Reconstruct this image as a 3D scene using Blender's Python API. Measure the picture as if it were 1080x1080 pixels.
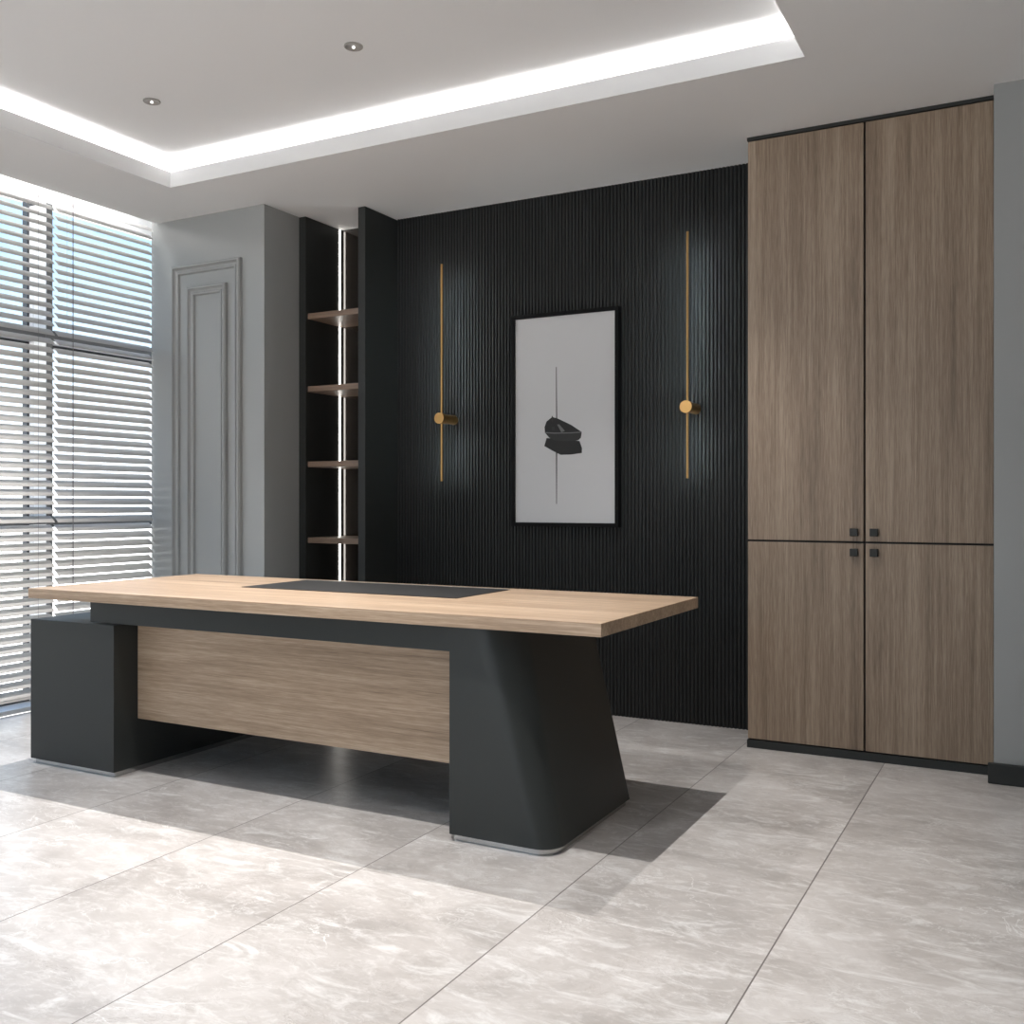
import bpy, bmesh, math, random
from mathutils import Vector, Matrix
random.seed(7)
S = bpy.context.scene
C = S.collection
for o in list(bpy.data.objects): bpy.data.objects.remove(o)
PI = math.pi

# ------------------------------------------------------------ camera
cd = bpy.data.cameras.new('camera'); cam = bpy.data.objects.new('camera', cd); C.objects.link(cam)
cd.sensor_width = 36; cd.sensor_fit = 'HORIZONTAL'; cd.lens = 35.0
cd.shift_y = -10/1080; cd.clip_start = 0.05
cam.location = (0, 0, 1.124)
cam.rotation_euler = (PI/2, 0, math.atan(560/1050))
S.camera = cam
# ------------------------------------------------------------ colour management
vs = S.view_settings
S.display_settings.display_device = 'sRGB'
vs.view_transform = 'Standard'; vs.look = 'None'; vs.gamma = 1; vs.exposure = 0.12
vs.use_curve_mapping = False
# ------------------------------------------------------------ world: hazy daylight sky
w = bpy.data.worlds.new('sky'); S.world = w; w.use_nodes = True
wt = w.node_tree; wn = wt.nodes; wn.clear()
wo = wn.new('ShaderNodeOutputWorld'); bg = wn.new('ShaderNodeBackground')
tc = wn.new('ShaderNodeTexCoord'); sx = wn.new('ShaderNodeSeparateXYZ'); rp = wn.new('ShaderNodeValToRGB')
wt.links.new(tc.outputs['Generated'], sx.inputs[0]); ad = wn.new('ShaderNodeMath'); ad.operation = 'MULTIPLY_ADD'; ad.inputs[1].default_value = .5; ad.inputs[2].default_value = .5
wt.links.new(sx.outputs['Z'], ad.inputs[0]); wt.links.new(ad.outputs[0], rp.inputs[0])
wt.links.new(rp.outputs[0], bg.inputs[0]); wt.links.new(bg.outputs[0], wo.inputs[0])
el = rp.color_ramp.elements
el[0].position = 0.0; el[0].color = (3.0, 2.97, 2.92, 1)
el[1].position = 0.9; el[1].color = (0.30, 0.52, 0.95, 1)
for p, c in ((0.47, (3.0, 2.97, 2.92, 1)), (0.50, (1.5, 1.5, 1.5, 1)), (0.545, (1.05, 1.10, 1.15, 1)), (0.60, (0.62, 0.92, 1.10, 1)), (0.68, (0.40, 0.68, 1.0, 1))):
    e = el.new(p); e.color = c
bg.inputs[1].default_value = 1.3

# ------------------------------------------------------------ lamps: tray spots set from the desk shadows, plus added fill spots
def spot(name, loc, energy, angle, blend, color, radius=0.0):
    d = bpy.data.lights.new(name, 'SPOT'); d.energy = energy; d.spot_size = math.radians(angle)
    d.spot_blend = blend; d.color = color; d.shadow_soft_size = radius
    o = bpy.data.objects.new(name, d); C.objects.link(o); o.location = loc
    return o
WARM = (1.0, 0.96, 0.93)
for x, e, tilt in ((-1.47, 112, 0), (-2.60, 70, -14), (-3.60, 300, -22)):
    spot('ceiling_and_fill_spot', (x, 3.62, 2.94), e, 96, 1.0, WARM).rotation_euler.x = math.radians(tilt)
for x, e in ((-1.47, 145), (-2.60, 70), (-3.60, 75)):
    spot('ceiling_and_fill_spot', (x, 2.26, 2.94), e, 96, 1.0, WARM)
for x, e in ((0.3, 75), (-1.2, 50)):  # added fill without fixtures, brightens the floor on the right
    spot('ceiling_and_fill_spot', (x, 1.5, 2.78), e, 96, 1.0, WARM)

# ------------------------------------------------------------ helpers
def tag(o, label=None, cat=None, group=None, kind=None):
    if label: o['label'] = label
    if cat: o['category'] = cat
    if group: o['group'] = group
    if kind: o['kind'] = kind
    return o
def obj(name, bm, mat, parent=None, bevel=0, seg=2, smooth=False):
    me = bpy.data.meshes.new(name)
    bmesh.ops.recalc_face_normals(bm, faces=bm.faces)
    bm.to_mesh(me); bm.free()
    for m in (mat if isinstance(mat, (list, tuple)) else [mat]): me.materials.append(m)
    o = bpy.data.objects.new(name, me); C.objects.link(o)
    if parent: o.parent = parent
    if smooth:
        for p in me.polygons: p.use_smooth = True
        m = o.modifiers.new('e', 'EDGE_SPLIT'); m.split_angle = math.radians(35)
    if bevel:
        m = o.modifiers.new('bevel', 'BEVEL'); m.width = bevel; m.segments = seg; m.limit_method = 'ANGLE'
        m.harden_normals = False
    return o
def empty(name, loc=(0, 0, 0), label=None, cat=None, group=None, kind=None):
    o = bpy.data.objects.new(name, None); C.objects.link(o); o.location = loc
    o.empty_display_size = 0.1
    return tag(o, label, cat, group, kind)
def box(bm, x0, x1, y0, y1, z0, z1, off=(0, 0, 0), mi=0):
    v = [bm.verts.new((x-off[0], y-off[1], z-off[2])) for x, y, z in
         ((x0,y0,z0),(x1,y0,z0),(x1,y1,z0),(x0,y1,z0),(x0,y0,z1),(x1,y0,z1),(x1,y1,z1),(x0,y1,z1))]
    for f in ((0,3,2,1),(4,5,6,7),(0,1,5,4),(1,2,6,5),(2,3,7,6),(3,0,4,7)):
        bm.faces.new([v[i] for i in f]).material_index = mi
    return bm
def B(*a, **k): return box(bmesh.new(), *a, **k)
def cyl(bm, c, r, h, axis='Z', n=32, r2=None):
    M = {'Z': Matrix.Identity(4), 'Y': Matrix.Rotation(PI/2, 4, 'X'), 'X': Matrix.Rotation(PI/2, 4, 'Y')}[axis]
    bmesh.ops.create_cone(bm, cap_ends=True, segments=n, radius1=r, radius2=r if r2 is None else r2, depth=h,
                          matrix=Matrix.Translation(c) @ M)
    return bm
def poly(bm, pts, mi=0):
    f = bm.faces.new([bm.verts.new(p) for p in pts]); f.material_index = mi; return f
def struct(name, bm, m, **k): return tag(obj(name, bm, m, **k), kind='structure')

def srgb(r, g, b):
    f = lambda c: (c/12.92 if c <= .04045 else ((c+.055)/1.055)**2.4)
    return (f(r/255), f(g/255), f(b/255), 1)
# ------------------------------------------------------------ materials
def mat(name, col, rough=.5, metal=0, spec=.5, coat=0):
    m = bpy.data.materials.new(name); m.use_nodes = True
    b = m.node_tree.nodes['Principled BSDF']
    b.inputs['Base Color'].default_value = col; b.inputs['Roughness'].default_value = rough
    b.inputs['Metallic'].default_value = metal; b.inputs['Specular IOR Level'].default_value = spec
    b.inputs['Coat Weight'].default_value = coat; b.inputs['Coat Roughness'].default_value = .1
    return m
def emit(name, col, s):
    m = bpy.data.materials.new(name); m.use_nodes = True; n = m.node_tree.nodes; n.clear()
    e = n.new('ShaderNodeEmission'); o = n.new('ShaderNodeOutputMaterial')
    e.inputs[0].default_value = col; e.inputs[1].default_value = s
    m.node_tree.links.new(e.outputs[0], o.inputs[0]); return m
def subtle(m, amount=.04, scale=3.0, bump=0.0, bscale=200):
    """slight mottling of a painted or lacquered surface"""
    nt = m.node_tree; n = nt.nodes; b = n['Principled BSDF']; L = nt.links
    t = n.new('ShaderNodeTexCoord'); no = n.new('ShaderNodeTexNoise'); no.inputs['Scale'].default_value = scale
    no.inputs['Detail'].default_value = 4
    L.new(t.outputs['Object'], no.inputs['Vector'])
    mr = n.new('ShaderNodeMapRange'); mr.inputs['To Min'].default_value = 1-amount; mr.inputs['To Max'].default_value = 1+amount
    L.new(no.outputs['Fac'], mr.inputs['Value'])
    hs = n.new('ShaderNodeHueSaturation'); hs.inputs['Color'].default_value = b.inputs['Base Color'].default_value
    L.new(mr.outputs[0], hs.inputs['Value']); L.new(hs.outputs[0], b.inputs['Base Color'])
    if bump:
        n2 = n.new('ShaderNodeTexNoise'); n2.inputs['Scale'].default_value = bscale
        L.new(t.outputs['Object'], n2.inputs['Vector'])
        bp = n.new('ShaderNodeBump'); bp.inputs['Strength'].default_value = bump; bp.inputs['Distance'].default_value = .001
        L.new(n2.outputs['Fac'], bp.inputs['Height']); L.new(bp.outputs[0], b.inputs['Normal'])
    return m
def wood(name, dark, mid, light, axis, rough=.42, off=(0, 0, 0)):
    """straight-grained laminate; grain runs along axis"""
    m = mat(name, mid, rough); nt = m.node_tree; n = nt.nodes; L = nt.links; b = n['Principled BSDF']
    t = n.new('ShaderNodeTexCoord')
    def mp(al, ac, loc):
        q = n.new('ShaderNodeMapping')
        q.inputs['Scale'].default_value = [al if i == 'XYZ'.index(axis) else ac for i in range(3)]
        q.inputs['Location'].default_value = loc
        L.new(t.outputs['Object'], q.inputs[0]); return q
    def noise(q, det, ro, dist=0):
        z = n.new('ShaderNodeTexNoise'); z.inputs['Scale'].default_value = 1; z.inputs['Detail'].default_value = det
        z.inputs['Roughness'].default_value = ro; z.inputs['Distortion'].default_value = dist
        L.new(q.outputs[0], z.inputs['Vector']); return z
    a = noise(mp(.55, 13, off), 3, .6, .35)
    c = noise(mp(1.6, 75, (3+off[0], 1, 2)), 5, .7, .15)
    d = noise(mp(14, 420, (7, 5+off[1], 4)), 3, .6)
    def math_(op, x, y):
        k = n.new('ShaderNodeMath'); k.operation = op
        for i, v in enumerate((x, y)):
            if isinstance(v, (int, float)): k.inputs[i].default_value = v
            else: L.new(v, k.inputs[i])
        return k.outputs[0]
    f = math_('ADD', math_('MULTIPLY', a.outputs['Fac'], .30), math_('ADD', math_('MULTIPLY', c.outputs['Fac'], .40), math_('MULTIPLY', d.outputs['Fac'], .30)))
    r = n.new('ShaderNodeValToRGB'); e = r.color_ramp.elements
    e[0].position = .36; e[0].color = dark; e[1].position = .64; e[1].color = light
    k = e.new(.5); k.color = mid
    L.new(f, r.inputs[0]); L.new(r.outputs[0], b.inputs['Base Color'])
    bp = n.new('ShaderNodeBump'); bp.inputs['Strength'].default_value = .12; bp.inputs['Distance'].default_value = .001
    L.new(d.outputs['Fac'], bp.inputs['Height']); L.new(bp.outputs[0], b.inputs['Normal'])
    return m
WD, WM, WL = srgb(126, 104, 84), srgb(168, 144, 120), srgb(200, 178, 154)
CD, CM, CL = srgb(104, 87, 71), srgb(141, 122, 103), srgb(172, 154, 134)
M = {}
M['wood_x'] = wood('oak_laminate_lengthwise', WD, WM, WL, 'X')
M['wood_z'] = wood('oak_laminate_upright', CD, CM, CL, 'Z', .45)
M['wood_z2'] = wood('oak_laminate_upright_second_board', CD, CM, CL, 'Z', .45, (5, 3, 1))
M['wood_shelf'] = wood('oak_laminate_shelf', srgb(112, 92, 78), srgb(134, 113, 97), srgb(156, 134, 116), 'X', .4, (2, 2, 2))
M['black'] = subtle(mat('charcoal_lacquer', srgb(47, 50, 49), .40, 0, .35), .03, 2)
M['black_panel'] = subtle(mat('charcoal_board', srgb(46, 48, 47), .5, 0, .35), .03, 2)
M['back_panel'] = mat('dark_brown_glossy_board', srgb(44, 40, 37), .07, 0, .8)
M['flute'] = subtle(mat('charcoal_fluted_board', srgb(38, 39, 39), .5, 0, .3), .03, 3)
M['gap'] = mat('black_gap', srgb(18, 17, 16), .6)
M['grey_wall'] = subtle(mat('grey_wall_paint', srgb(160, 162, 161), .24, 0, .45), .015, 2, .05)
M['ceiling'] = subtle(mat('warm_white_ceiling_paint', srgb(232, 232, 232), .8, 0, .2), .008, 2)
M['white'] = mat('white_paint_and_lit_side', srgb(232, 232, 232), .4)
M['slat'] = mat('pale_grey_blind_slat', srgb(198, 196, 193), .45)
M['frame'] = mat('grey_window_frame', srgb(120, 122, 124), .4, .2)
M['dframe'] = mat('dark_grey_window_gasket', srgb(62, 65, 70), .4)
M['cord'] = mat('grey_cord', srgb(120, 118, 118), .7)
M['brass'] = mat('brushed_brass', srgb(205, 160, 100), .32, .85)
M['chrome'] = mat('satin_chrome', srgb(188, 188, 187), .22, 1)
M['alu'] = mat('aluminium_edge', srgb(210, 205, 198), .3, .8)
M['leather'] = subtle(mat('black_desk_pad', srgb(38, 38, 38), .55, 0, .3), .05, 40)
M['picframe'] = mat('black_picture_frame', srgb(17, 17, 18), .7, 0, .15)
M['paper'] = mat('grey_paper', srgb(204, 204, 205), .7)
M['ink'] = mat('black_print', srgb(34, 34, 34), .7)
M['ink2'] = mat('dark_grey_print', srgb(46, 46, 46), .7)
M['ink3'] = mat('mid_grey_print', srgb(110, 110, 110), .7)
M['led'] = emit('white_led', (1, .95, .88, 1), 9)
M['cove_led'] = emit('cove_led', (1, .99, .98, 1), 32)
M['pocket_led'] = emit('blind_pocket_led', (1, .99, .98, 1), 20)
M['sconce_led'] = emit('sconce_led', (.78, .93, 1, 1), 95)
M['bulb'] = emit('downlight_bulb', (1, 1, 1, 1), 3)
M['dl'] = mat('brushed_grey_metal', srgb(150, 146, 141), .5, .0)

def floor_material():
    m = mat('grey_marble_tile', srgb(176, 171, 167), .26, 0, .5)
    nt = m.node_tree; n = nt.nodes; L = nt.links; b = n['Principled BSDF']
    t = n.new('ShaderNodeTexCoord'); sp = n.new('ShaderNodeSeparateXYZ'); L.new(t.outputs['Object'], sp.inputs[0])
    def mth(op, *v, clamp=False):
        k = n.new('ShaderNodeMath'); k.operation = op; k.use_clamp = clamp
        for i, x in enumerate(v):
            if isinstance(x, (int, float)): k.inputs[i].default_value = x
            else: L.new(x, k.inputs[i])
        return k.outputs[0]
    TX, TY = .622, 1.203
    u = mth('DIVIDE', mth('ADD', sp.outputs['X'], 0.603), TX); v = mth('DIVIDE', mth('SUBTRACT', sp.outputs['Y'], 2.474), TY)
    fu, fv = mth('FRACT', u), mth('FRACT', v)
    du = mth('MULTIPLY', mth('MINIMUM', fu, mth('SUBTRACT', 1, fu)), TX)
    dv = mth('MULTIPLY', mth('MINIMUM', fv, mth('SUBTRACT', 1, fv)), TY)
    ju = mth('LESS_THAN', du, .0020); jv = mth('LESS_THAN', dv, .0009)
    joint = mth('MAXIMUM', ju, mth('MULTIPLY', jv, .22))
    cb = n.new('ShaderNodeCombineXYZ'); L.new(mth('FLOOR', u), cb.inputs[0]); L.new(mth('FLOOR', v), cb.inputs[1])
    wn_ = n.new('ShaderNodeTexWhiteNoise'); L.new(cb.outputs[0], wn_.inputs[0])
    vm = n.new('ShaderNodeVectorMath'); vm.operation = 'MULTIPLY_ADD'; L.new(wn_.outputs['Color'], vm.inputs[0])
    vm.inputs[1].default_value = (9, 9, 9); L.new(t.outputs['Object'], vm.inputs[2])
    P = vm.outputs[0]
    def noise(scale, det, ro, dist=0, sc=(1, 1, 1), rot=0, src=P):
        q = n.new('ShaderNodeMapping'); q.inputs['Scale'].default_value = sc; q.inputs['Rotation'].default_value = (0, 0, rot)
        L.new(src, q.inputs[0])
        z = n.new('ShaderNodeTexNoise'); z.inputs['Scale'].default_value = scale; z.inputs['Detail'].default_value = det
        z.inputs['Roughness'].default_value = ro; z.inputs['Distortion'].default_value = dist
        L.new(q.outputs[0], z.inputs['Vector']); return z.outputs['Fac']
    def ramp(f, stops):
        r = n.new('ShaderNodeValToRGB'); e = r.color_ramp.elements
        e[0].position, e[0].color = stops[0]; e[1].position, e[1].color = stops[-1]
        for p, c in stops[1:-1]:
            k = e.new(p); k.color = c
        L.new(f, r.inputs[0]); return r.outputs[0]
    def mix(f, a, c, mode='MIX'):
        x = n.new('ShaderNodeMix'); x.data_type = 'RGBA'; x.blend_type = mode
        if isinstance(f, (int, float)): x.inputs[0].default_value = f
        else: L.new(f, x.inputs[0])
        for i, y in ((6, a), (7, c)):
            if isinstance(y, tuple): x.inputs[i].default_value = y
            else: L.new(y, x.inputs[i])
        return x.outputs[2]
    g = lambda v_: (v_, v_, v_, 1)
    cloud = noise(2.2, 7, .62, .6, (1, 1.5, 1), .5)
    base = ramp(cloud, [(.30, srgb(160, 155, 151)), (.5, srgb(187, 182, 178)), (.70, srgb(208, 204, 201))])
    streak = ramp(noise(5.5, 6, .7, 1.2, (.8, 2.2, 1), -.45), [(.52, g(0)), (.70, g(1))])
    base = mix(mth('MULTIPLY', streak, .8), base, srgb(226, 225, 223))
    fine = ramp(noise(16, 6, .75, .8, (1, 1.8, 1), -.4), [(.50, g(0)), (.72, g(1))])
    base = mix(mth('MULTIPLY', fine, .5), base, srgb(232, 231, 229))
    dk = ramp(noise(7, 6, .75, 1.0, (1, 2.2, 1), .5), [(.54, g(0)), (.74, g(1))])
    base = mix(mth('MULTIPLY', dk, .35), base, srgb(150, 144, 139))
    # thin pale and dark veins: the zero lines of warped noise
    def vein(scale, w_, sc, rot, cov, ro=.6):
        a = noise(scale, 8, ro, 1.0, sc, rot)
        line = mth('SUBTRACT', 1, mth('DIVIDE', mth('ABSOLUTE', mth('SUBTRACT', a, .5)), w_), clamp=True)
        k = ramp(noise(3.1, 2, .5, 0, (1, 1, 1), rot*2+1), [(cov, g(0)), (cov+.12, g(1))])
        return mth('MULTIPLY', line, k)
    base = mix(mth('MULTIPLY', vein(2.0, .008, (1, 2.0, 1), .4, .50), .75), base, srgb(236, 236, 234))
    base = mix(mth('MULTIPLY', vein(6.0, .012, (1, 1.6, 1), -.8, .54), .55), base, srgb(232, 232, 230))
    base = mix(mth('MULTIPLY', vein(1.4, .004, (1, 1.8, 1), -.3, .50, .72), .55), base, srgb(120, 108, 100))
    base = mix(mth('MULTIPLY', vein(5.0, .008, (1, 1.4, 1), 1.1, .54, .7), .40), base, srgb(140, 128, 120))
    base = mix(mth('MULTIPLY', joint, .85), base, srgb(96, 90, 86))
    L.new(base, b.inputs['Base Color'])
    rg = n.new('ShaderNodeMapRange'); rg.inputs['To Min'].default_value = .27; rg.inputs['To Max'].default_value = .29
    L.new(cloud, rg.inputs['Value']); L.new(rg.outputs[0], b.inputs['Roughness'])
    bp = n.new('ShaderNodeBump'); bp.inputs['Strength'].default_value = .5; bp.inputs['Distance'].default_value = .002
    bp.invert = True; L.new(joint, bp.inputs['Height']); L.new(bp.outputs[0], b.inputs['Normal'])
    return m
def glass_material():
    m = bpy.data.materials.new('window_glass'); m.use_nodes = True; n = m.node_tree.nodes; n.clear(); L = m.node_tree.links
    o = n.new('ShaderNodeOutputMaterial'); mx = n.new('ShaderNodeMixShader'); t = n.new('ShaderNodeBsdfTransparent')
    g = n.new('ShaderNodeBsdfGlossy'); g.inputs['Roughness'].default_value = .02
    t.inputs[0].default_value = (.97, .985, 1, 1); mx.inputs[0].default_value = .06
    L.new(t.outputs[0], mx.inputs[1]); L.new(g.outputs[0], mx.inputs[2]); L.new(mx.outputs[0], o.inputs[0]); return m
M['floor'] = floor_material(); M['glass'] = glass_material()

# ------------------------------------------------------------ the room shell
H = 2.8
XW = -4.70           # inner edge of the window wall
XR, YF, YB = 1.5, -1.7, 4.93
PY = 4.276           # face of the grey pier
struct('floor', B(-4.806, XR, YF, YB+.1, -.08, 0), M['floor'])
struct('wall_back', B(-4.9, XR, YB+.005, YB+.12, 0, 3.0), M['black_panel'])
struct('wall_left', B(-4.745, -3.857, PY, YB, 0, 3.0), M['grey_wall'])                 # pier beside the window
struct('wall_right', B(-.174, XR, 4.431, YB, 0, 3.0), M['grey_wall'])
struct('wall_right_side', B(XR, XR+.1, YF, 4.431, 0, 3.0), M['grey_wall'])
struct('wall_left_rear', B(-4.9, XW, YF, .95, 0, 3.0), M['grey_wall'])
bm = bmesh.new()                                                                      # wall behind the camera; wide opening added for fill light
box(bm, -4.9, -4.3, YF-.12, YF, 0, 3.0); box(bm, -.7, XR+.1, YF-.12, YF, 0, 3.0); box(bm, -4.3, -.7, YF-.12, YF, 2.65, 3.0)
struct('wall_front', bm, M['grey_wall'])
bm = bmesh.new()
for x0, x1, z0, z1 in ((-4.3, -.7, 0, .06), (-4.3, -.7, 2.59, 2.65), (-4.3, -4.24, .06, 2.59), (-.76, -.7, .06, 2.59), (-2.53, -2.47, .06, 2.59)):
    box(bm, x0, x1, YF-.09, YF-.03, z0, z1)
w2 = struct('added_fill_window', bm, M['frame'])  # unseen window, added as a source of fill light
obj('pane', B(-4.24, -.76, YF-.065, YF-.06, .06, 2.59), M['glass'], w2)

# ceiling: lowered border with a lit tray
TX0, TX1, TY0, TY1 = -4.10, -.79, -.3, 3.82
HI, LIPZ, TR = 2.95, 2.882, .16
bm = bmesh.new()
def ring(bm, x0, x1, y0, y1, X0, X1, Y0, Y1, z0, z1):
    """a rectangular ring: inner edge x0..y1, outer edge X0..Y1"""
    a = [(x0, y0), (x1, y0), (x1, y1), (x0, y1)]; b_ = [(X0, Y0), (X1, Y0), (X1, Y1), (X0, Y1)]
    r = [[bm.verts.new((x, y, z)) for x, y in q] for z in (z0, z1) for q in (a, b_)]
    ia, ib, ja, jb = r
    for k in range(4):
        l = (k+1) % 4
        for f in ((ia[k], ia[l], ib[l], ib[k]), (ja[k], jb[k], jb[l], ja[l]), (ia[k], ja[k], ja[l], ia[l]), (ib[k], ib[l], jb[l], jb[k])):
            bm.faces.new(f)
ring(bm, TX0, TX1, TY0, TY1, XW, XR+.1, YF-.1, YB+.1, H, H+.03)
ring(bm, TX0, TX1, TY0, TY1, TX0-.025, TX1+.025, TY0-.025, TY1+.025, H+.03, LIPZ)
ring(bm, TX0-TR, TX1+TR, TY0-TR, TY1+TR, TX0-TR-.03, TX1+TR+.03, TY0-TR-.03, TY1+TR+.03, H+.03, HI)
box(bm, TX0-TR-.03, TX1+TR+.03, TY0-TR-.03, TY1+TR+.03, HI, HI+.05)
box(bm, -5.1, XW, YF-.1, YB, 2.97, 3.02); box(bm, XW, XW+.02, YF-.1, PY, H+.03, 2.97)
struct('ceiling', bm, M['ceiling'])
bm = bmesh.new()
ring(bm, TX0-.075, TX1+.075, TY0-.075, TY1+.075, TX0-.095, TX1+.095, TY0-.095, TY1+.095, H+.031, H+.040)
o = tag(obj('cove_light', bm, M['cove_led']), 'white light strip hidden in the cove around the recessed ceiling tray', 'light strip')

# baseboards
def board(name, x0, x1, y0, y1, h=.1): return tag(obj(name, B(x0, x1, y0, y1, 0, h), M['black_panel'], bevel=.004), kind='structure')
board('baseboard_right', -.195, XR, 4.411, 4.4305, .082)

# wall mouldings on the pier (two nested frames)
def moulding(name, x0, x1, z0, z1, w_, label):
    prof = [(0, 0), (0, .020), (.005, .030), (.012, .030), (.016, .018), (.020, .012), (.028, .010), (.031, .018), (.038, .016), (.042, 0)]
    bm = bmesh.new(); rings = []
    cs = [(x0, z0, 1, 1), (x1, z0, -1, 1), (x1, z1, -1, -1), (x0, z1, 1, -1)]
    for cx, cz, sx_, sz_ in cs:
        rings.append([bm.verts.new((cx+sx_*d*w_/.042, PY-.0003-h_, cz+sz_*d*w_/.042)) for d, h_ in prof])
    for k in range(4):
        a, b_ = rings[k], rings[(k+1) % 4]
        for i in range(len(prof)-1): bm.faces.new((a[i], b_[i], b_[i+1], a[i+1]))
    return tag(obj(name, bm, M['grey_wall']), kind='structure')
moulding('trim_1', -4.556, -4.020, .30, 2.518, .052, '')
moulding('trim_2', -4.432, -4.130, .44, 2.385, .050, '')

# ------------------------------------------------------------ window wall (left)
win = empty('window_1', (-4.87, 2.6, 0), kind='structure'); O = (-4.87, 2.6, 0)
def wp(name, m, *boxes, bevel=0):
    bm = bmesh.new()
    for q in boxes: box(bm, *q, off=O)
    return obj(name, bm, m, win, bevel)
ymull = [(4.90, 4.935), (3.600, 3.635), (2.40, 2.435), (1.2, 1.235)]
for y0, y1 in ymull:
    wp('mullion', M['white'], (-4.945, -4.803, y0, y1, .03, 2.76), bevel=.001)  # white sides: bright outside light put into the post colour
    wp('mullion_face', M['frame'], (-4.8029, -4.798, y0-.001, y1+.001, .03, 2.76))  # grey room-side face, split off from the whitened sides
    wp('gasket', M['dframe'], (-4.985, -4.946, y0-.012, y1+.012, .03, 2.79))
for z0, z1 in ((2.012, 2.068), (1.005, 1.042)):
    wp('transom', M['frame'], (-4.944, -4.805, .95, 5.3, z0, z1))
    wp('gasket', M['dframe'], (-4.985, -4.946, .95, 5.3, z0-.02, z1+.005))
wp('sill', M['white'], (-4.96, -4.81, .95, 5.3, 0, .026), bevel=.002)
wp('bottom_rail', M['dframe'], (-4.99, -4.95, .95, 5.3, .026, .075))
wp('head', M['white'], (-5.0, -4.93, .95, 5.3, 2.79, 2.97))
ys = [.95] + [v for p in sorted(ymull) for v in p] + [5.3]
for i in range(0, len(ys), 2):
    wp('pane', M['glass'], (-4.97, -4.965, ys[i], ys[i+1], .05, 2.80))
o = tag(obj('pocket_light', B(-4.80, -4.78, .97, 4.26, 2.950, 2.966), M['pocket_led']), 'white light strip tucked in the ceiling pocket above the blinds', 'light strip')

def blind(y0, y1, label, name='venetian_blind', cords=(), wand=None):
    o0 = (-4.74, (y0+y1)/2, .08)
    r = empty(name, o0, label, 'window blind', 'pale grey slatted blinds on the tall window')
    bm = bmesh.new(); th = math.radians(42); wd = .052; pitch = .0482
    z = .118; a, c_ = math.cos(th)*wd/2, math.sin(th)*wd/2
    while z < 2.79:
        # a slat: thin, slightly crowned strip, outer edge higher
        pts = []
        for s in (-1, -.5, 0, .5, 1):
            cr = .0022*(1-s*s)
            pts.append((-4.74+s*a+cr*math.sin(th), z-s*c_+cr*math.cos(th)))
        t_ = .0014
        for ya, yb in ((y0, y1),):
            top = [[bm.verts.new((px-o0[0], yy-o0[1], pz-o0[2])) for px, pz in pts] for yy in (ya, yb)]
            bot = [[bm.verts.new((px-t_*math.sin(th)-o0[0], yy-o0[1], pz-t_*math.cos(th)-o0[2])) for px, pz in pts] for yy in (ya, yb)]
            for i in range(4):
                bm.faces.new((top[0][i], top[0][i+1], top[1][i+1], top[1][i])); bm.faces.new((bot[0][i], bot[1][i], bot[1][i+1], bot[0][i+1]))
                for e in (0, 1): bm.faces.new((top[e][i], bot[e][i], bot[e][i+1], top[e][i+1]))
            for i in (0, 4): bm.faces.new((top[0][i], top[1][i], bot[1][i], bot[0][i]))
        z += pitch
    obj('slats', bm, M['slat'], r)
    obj('bottom_rail', B(-4.76, -4.722, y0, y1, .084, .100, off=o0), M['slat'], r, bevel=.003)
    obj('headrail', B(-4.765, -4.715, y0, y1, 2.925, 2.965, off=o0), M['white'], r, bevel=.002)
    for yc in cords:
        bm = bmesh.new()
        for dx in (-.021, .021): cyl(bm, (dx, yc-o0[1], 1.5-o0[2]), .0008, 2.82, n=6)
        obj('ladder_cord', bm, M['cord'], r)
    if wand:
        obj('pull_cord', cyl(bmesh.new(), (-4.705-o0[0], wand-o0[1], 1.68-o0[2]), .0018, 2.5, n=8), M['cord'], r)
    return r
blind(1.0, 3.592, 'pale grey slatted blind left of the window post, cut by the photo edge', cords=(1.3, 2.3, 3.49))
blind(3.612, 4.268, 'narrower pale grey slatted blind between the window post and grey pier', cords=(3.70,), wand=3.695)

# ------------------------------------------------------------ fluted wall cladding
bm = bmesh.new(); p = .020; x = -3.378; n_ = 0
fy = 4.884
pts = []
while x < -1.19:
    for s, d in ((0, .010), (.12, .010), (.16, .003), (.3, .0005), (.5, 0), (.7, .0005), (.84, .003), (.88, .010)):
        pts.append((x+s*p, fy+d))
    x += p
lo = [bm.verts.new((a, b_, 0)) for a, b_ in pts]; hi = [bm.verts.new((a, b_, H)) for a, b_ in pts]
for i in range(len(pts)-1): bm.faces.new((lo[i], lo[i+1], hi[i+1], hi[i]))
a = [bm.verts.new((pts[k][0], 4.928, z)) for k, z in ((0, 0), (-1, 0), (-1, H), (0, H))]
bm.faces.new(a)
tag(obj('wall_panelling', bm, M['flute']), 'charcoal vertically fluted wall cladding between the bookcase and tall cabinet', 'wall panelling')

# ------------------------------------------------------------ bookcase niche
bc = empty('bookcase', (-3.62, 4.73, 0), 'charcoal open bookcase with oak shelves and a lit back corner', 'bookcase')
O = (-3.62, 4.73, 0)
obj('side_panel', B(-3.8565, -3.807, 4.572, 4.928, 0, H-.002, off=O), M['black_panel'], bc, bevel=.0015)
obj('side_panel', B(-3.428, -3.3785, 4.572, 4.928, 0, H-.002, off=O), M['black_panel'], bc, bevel=.0015)
obj('back_panel', B(-3.8065, -3.4285, 4.915, 4.925, 0, H-.002, off=O), M['back_panel'], bc)
for z in (2.2165, 1.789, 1.348, .903, .458):
    obj('shelf', B(-3.8065, -3.4285, 4.590, 4.9145, z-.0165, z+.0165, off=O), M['wood_shelf'], bc, bevel=.0015)
obj('plinth', B(-3.8065, -3.4285, 4.60, 4.9145, 0, .06, off=O), M['black_panel'], bc)
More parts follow.
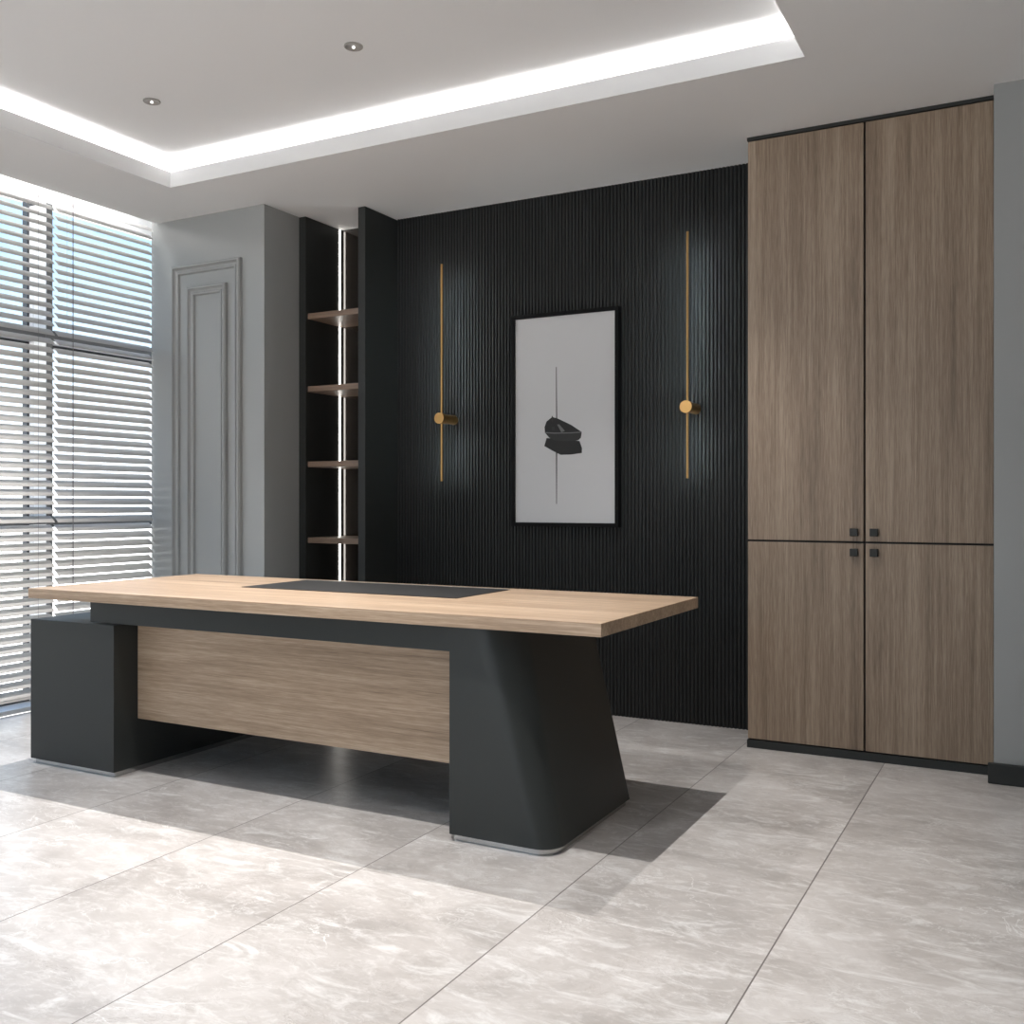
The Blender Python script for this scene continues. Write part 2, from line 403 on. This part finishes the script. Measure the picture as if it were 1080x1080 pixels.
for za, zb in ((.062, .440), (.476, .885), (.921, 1.330), (1.366, 1.771), (1.807, 2.199), (2.235, 2.795)):
    bm = B(-3.8065, -3.8050, 4.884, 4.898, za, zb, off=O)
    tag(obj('light_strip', bm, M['led'], bc), 'glowing white light strip')

# ------------------------------------------------------------ tall cabinet (four doors)
XC0, XC1, YC = -1.196, -.180, 4.547
cab = empty('tall_cabinet', ((XC0+XC1)/2, 4.7, 0), 'floor to ceiling oak cabinet with four doors and small square black handles', 'cabinet')
O = ((XC0+XC1)/2, 4.7, 0)
obj('body', B(XC0+.001, XC1, YC+.020, YB-.01, .04, H-.018, off=O), M['gap'], cab)
obj('plinth', B(XC0-.004, XC1+.003, YC-.004, YC+.10, 0, .036, off=O), M['black_panel'], cab, bevel=.001)
obj('top_trim', B(XC0-.004, XC1+.003, YC-.004, YC+.06, H-.016, H-.0005, off=O), M['black_panel'], cab, bevel=.001)
XS = -.6855; g = .0045
for (x0, x1, mt) in ((XC0, XS-g, 'wood_z'), (XS+g, XC1, 'wood_z2')):
    for (z0, z1, hz) in ((.042, .9455, .906), (.9545, H-.020, .994)):
        d = obj('door', B(x0, x1, YC, YC+.019, z0, z1, off=O), M[mt], cab, bevel=.0008)
        hx = (-.728 if x1 < -.6 else -.645)
        hd = B(hx-.0165, hx+.0165, YC-.022, YC, hz-.0165, hz+.0165, off=O)
        obj('handle', hd, M['black_panel'], d, bevel=.0015)

# ------------------------------------------------------------ executive desk
XD0, XD1, YD0, YD1, ZT = -3.828, -1.178, 2.782, 3.74, .758
O = (-2.5, 3.2, 0)
desk = empty('executive_desk', O, 'large oak topped desk on a splayed charcoal leg and a charcoal side pedestal', 'desk')
obj('desktop', B(XD0, XD1, YD0, YD1, ZT-.042, ZT, off=O), M['wood_x'], desk, bevel=.0012)
obj('top_support', B(-3.494, -1.742, 2.826, 3.62, .628, ZT-.0425, off=O), M['black'], desk, bevel=.0012)
obj('modesty_panel', B(-3.338, -1.742, 2.935, 2.955, .222, .630, off=O), M['wood_x'], desk, bevel=.001)
obj('desk_pad', B(-3.055, -1.97, 3.245, 3.665, ZT, ZT+.0025, off=O), M['leather'], desk)
obj('edge_strip', B(-3.09, -1.965, 3.666, 3.678, ZT, ZT+.004, off=O), M['alu'], desk)
# splayed leg with rounded outer corners
def leg_ring(z, x1, r, ins=0, n=8):
    x0, y0, y1 = -1.742+ins, 2.824+ins, 3.482-ins; x1 -= ins
    q = [(x0, y0)]
    for k in range(n+1):
        a_ = -PI/2+k*PI/2/n; q.append((x1-r+r*math.cos(a_), y0+r+r*math.sin(a_)))
    r2 = .012
    for k in range(n+1):
        a_ = k*PI/2/n; q.append((x1-r2+r2*math.cos(a_), y1-r2+r2*math.sin(a_)))
    q.append((x0, y1))
    return [(x-O[0], y-O[1], z) for x, y in q]
def loft(rings):
    bm = bmesh.new(); vs_ = [[bm.verts.new(p_) for p_ in r] for r in rings]
    for a_, b_ in zip(vs_, vs_[1:]):
        for i in range(len(a_)): j = (i+1) % len(a_); bm.faces.new((a_[i], a_[j], b_[j], b_[i]))
    bm.faces.new(vs_[0]); bm.faces.new(vs_[-1]); return bm
Z0, Z1 = .022, ZT-.0425
obj('leg', loft([leg_ring(Z0+(Z1-Z0)*t, -1.356-(.162)*t, .075+.065*t) for t in (0, .2, .4, .6, .8, 1)]), M['black'], desk, smooth=True)
tag(obj('leg_base', loft([leg_ring(z, -1.356, .07, .012) for z in (0, .0215)]), M['chrome'], desk, smooth=True), 'polished metal base strip')
ped = obj('pedestal', B(-3.857, -3.340, 2.815, 4.02, .022, .622, off=O), M['black'], desk, bevel=.0015)
tag(obj('pedestal_base', B(-3.842, -3.352, 2.830, 4.0, 0, .0215, off=O), M['chrome'], desk), 'polished metal base strip')

# ------------------------------------------------------------ wall sconces
def sconce(x, label):
    o0 = (x, 4.883, 1.60)
    r = empty('wall_sconce', o0, label, 'wall lamp', 'slim brass rod lamps on the fluted wall')
    y = 4.750-4.883
    obj('rod', cyl(bmesh.new(), (0, y, (2.463+1.244)/2-1.6), .0065, 2.463-1.244, n=20), M['brass'], r, smooth=True)
    bm = bmesh.new(); box(bm, -.0018, .0018, y, y+.0078, 1.25-1.6, 1.55-1.6); box(bm, -.0018, .0018, y, y+.0078, 1.65-1.6, 2.455-1.6)
    tag(obj('light_strip', bm, M['sconce_led'], r), 'cool white light strip facing the wall')
    obj('knob', cyl(bmesh.new(), (0, y-.012, -.004), .031, .034, 'Y', 40), M['brass'], r, bevel=.002, smooth=True)
    obj('arm', cyl(bmesh.new(), (0, (y+.005-.001)/2, -.004), .027, -.001-(y+.005), 'Y', 32), M['brass'], r, smooth=True)
    return r
sconce(-2.981, 'slim brass rod lamp left of the boat picture, beside the bookcase')
sconce(-1.55, 'slim brass rod lamp right of the boat picture, beside the oak cabinet')

# ------------------------------------------------------------ framed picture of a boat
O = (-2.27, 4.87, 1.57)
pic = empty('framed_picture', O, 'tall black framed print of a small rowing boat on calm grey water', 'picture')
px0, px1, pz0, pz1 = -2.590, -1.955, .994, 2.152
bm = bmesh.new(); fw = .021
for q in ((px0, px1, pz0, pz0+fw), (px0, px1, pz1-fw, pz1), (px0, px0+fw, pz0+fw, pz1-fw), (px1-fw, px1, pz0+fw, pz1-fw)):
    box(bm, q[0], q[1], 4.846, 4.8835, q[2], q[3], off=O)
obj('frame', bm, M['picframe'], pic)
bm = B(px0+fw, px1-fw, 4.858, 4.866, pz0+fw, pz1-fw, off=O)
def fl(pts, mi, k): poly(bm, [(a_-O[0], 4.858-.0003*k-O[1], b_-O[2]) for a_, b_ in pts], mi)
refl = [(-2.378, 1.474), (-2.392, 1.431), (-2.34, 1.403), (-2.293, 1.381), (-2.231, 1.381), (-2.169, 1.388), (-2.168, 1.414), (-2.182, 1.452), (-2.264, 1.465)]
hull = [(-2.39, 1.507), (-2.363, 1.476), (-2.331, 1.46), (-2.264, 1.454), (-2.19, 1.456), (-2.174, 1.47), (-2.169, 1.5), (-2.231, 1.498), (-2.331, 1.5)]
inner = [(-2.344, 1.587), (-2.378, 1.564), (-2.39, 1.534), (-2.388, 1.507), (-2.331, 1.500), (-2.231, 1.498), (-2.169, 1.500), (-2.231, 1.54), (-2.31, 1.577)]
fl([(-2.3215, 1.395), (-2.3145, 1.395), (-2.316, 1.116), (-2.320, 1.116)], 1, 1)
fl([(-2.3205, 1.50), (-2.3135, 1.50), (-2.3175, 1.856), (-2.3215, 1.856)], 1, 1)
fl(refl, 1, 1); fl(hull, 2, 2); fl(inner, 1, 3)
fl([(-2.388, 1.507), (-2.331, 1.502), (-2.231, 1.500), (-2.169, 1.502), (-2.169, 1.497), (-2.231, 1.495), (-2.331, 1.496), (-2.388, 1.501)], 3, 4)
fl([(-2.314, 1.545), (-2.302, 1.546), (-2.268, 1.509), (-2.289, 1.502)], 3, 4)
fl([(-2.348, 1.533), (-2.331, 1.534), (-2.327, 1.513), (-2.344, 1.514)], 2, 4)
fl([(-2.347, 1.592), (-2.341, 1.592), (-2.341, 1.56), (-2.345, 1.56)], 2, 4)
obj('print', bm, [M['paper'], M['ink'], M['ink2'], M['ink3']], pic)

# ------------------------------------------------------------ downlights in the tray
def downlight(loc, label):
    r = empty('downlight', loc, label, 'ceiling light', 'recessed round downlights in the ceiling tray')
    bm = bmesh.new(); prof = [(.038, -.0002), (.038, -.004), (.036, -.006), (.022, -.005), (.016, -.001), (.013, -.0003)]
    rr = [[bm.verts.new((a_*math.cos(t), a_*math.sin(t), b_)) for t in [k*2*PI/36 for k in range(36)]] for a_, b_ in prof]
    for a_, b_ in zip(rr, rr[1:]):
        for i in range(36): bm.faces.new((a_[i], a_[(i+1) % 36], b_[(i+1) % 36], b_[i]))
    bm.faces.new(rr[-1])
    obj('trim_ring', bm, M['dl'], r, smooth=True)
    bm = bmesh.new(); bmesh.ops.create_uvsphere(bm, u_segments=16, v_segments=8, radius=.006)
    for v in bm.verts: v.co.z = v.co.z*.7-.006
    tag(obj('bulb', bm, M['bulb'], r, smooth=True), 'small bright lamp')
    return r
downlight((-2.433, 3.215, HI), 'round recessed downlight nearer the middle of the ceiling tray')
downlight((-3.576, 3.224, HI), 'round recessed downlight nearer the window corner of the ceiling tray')
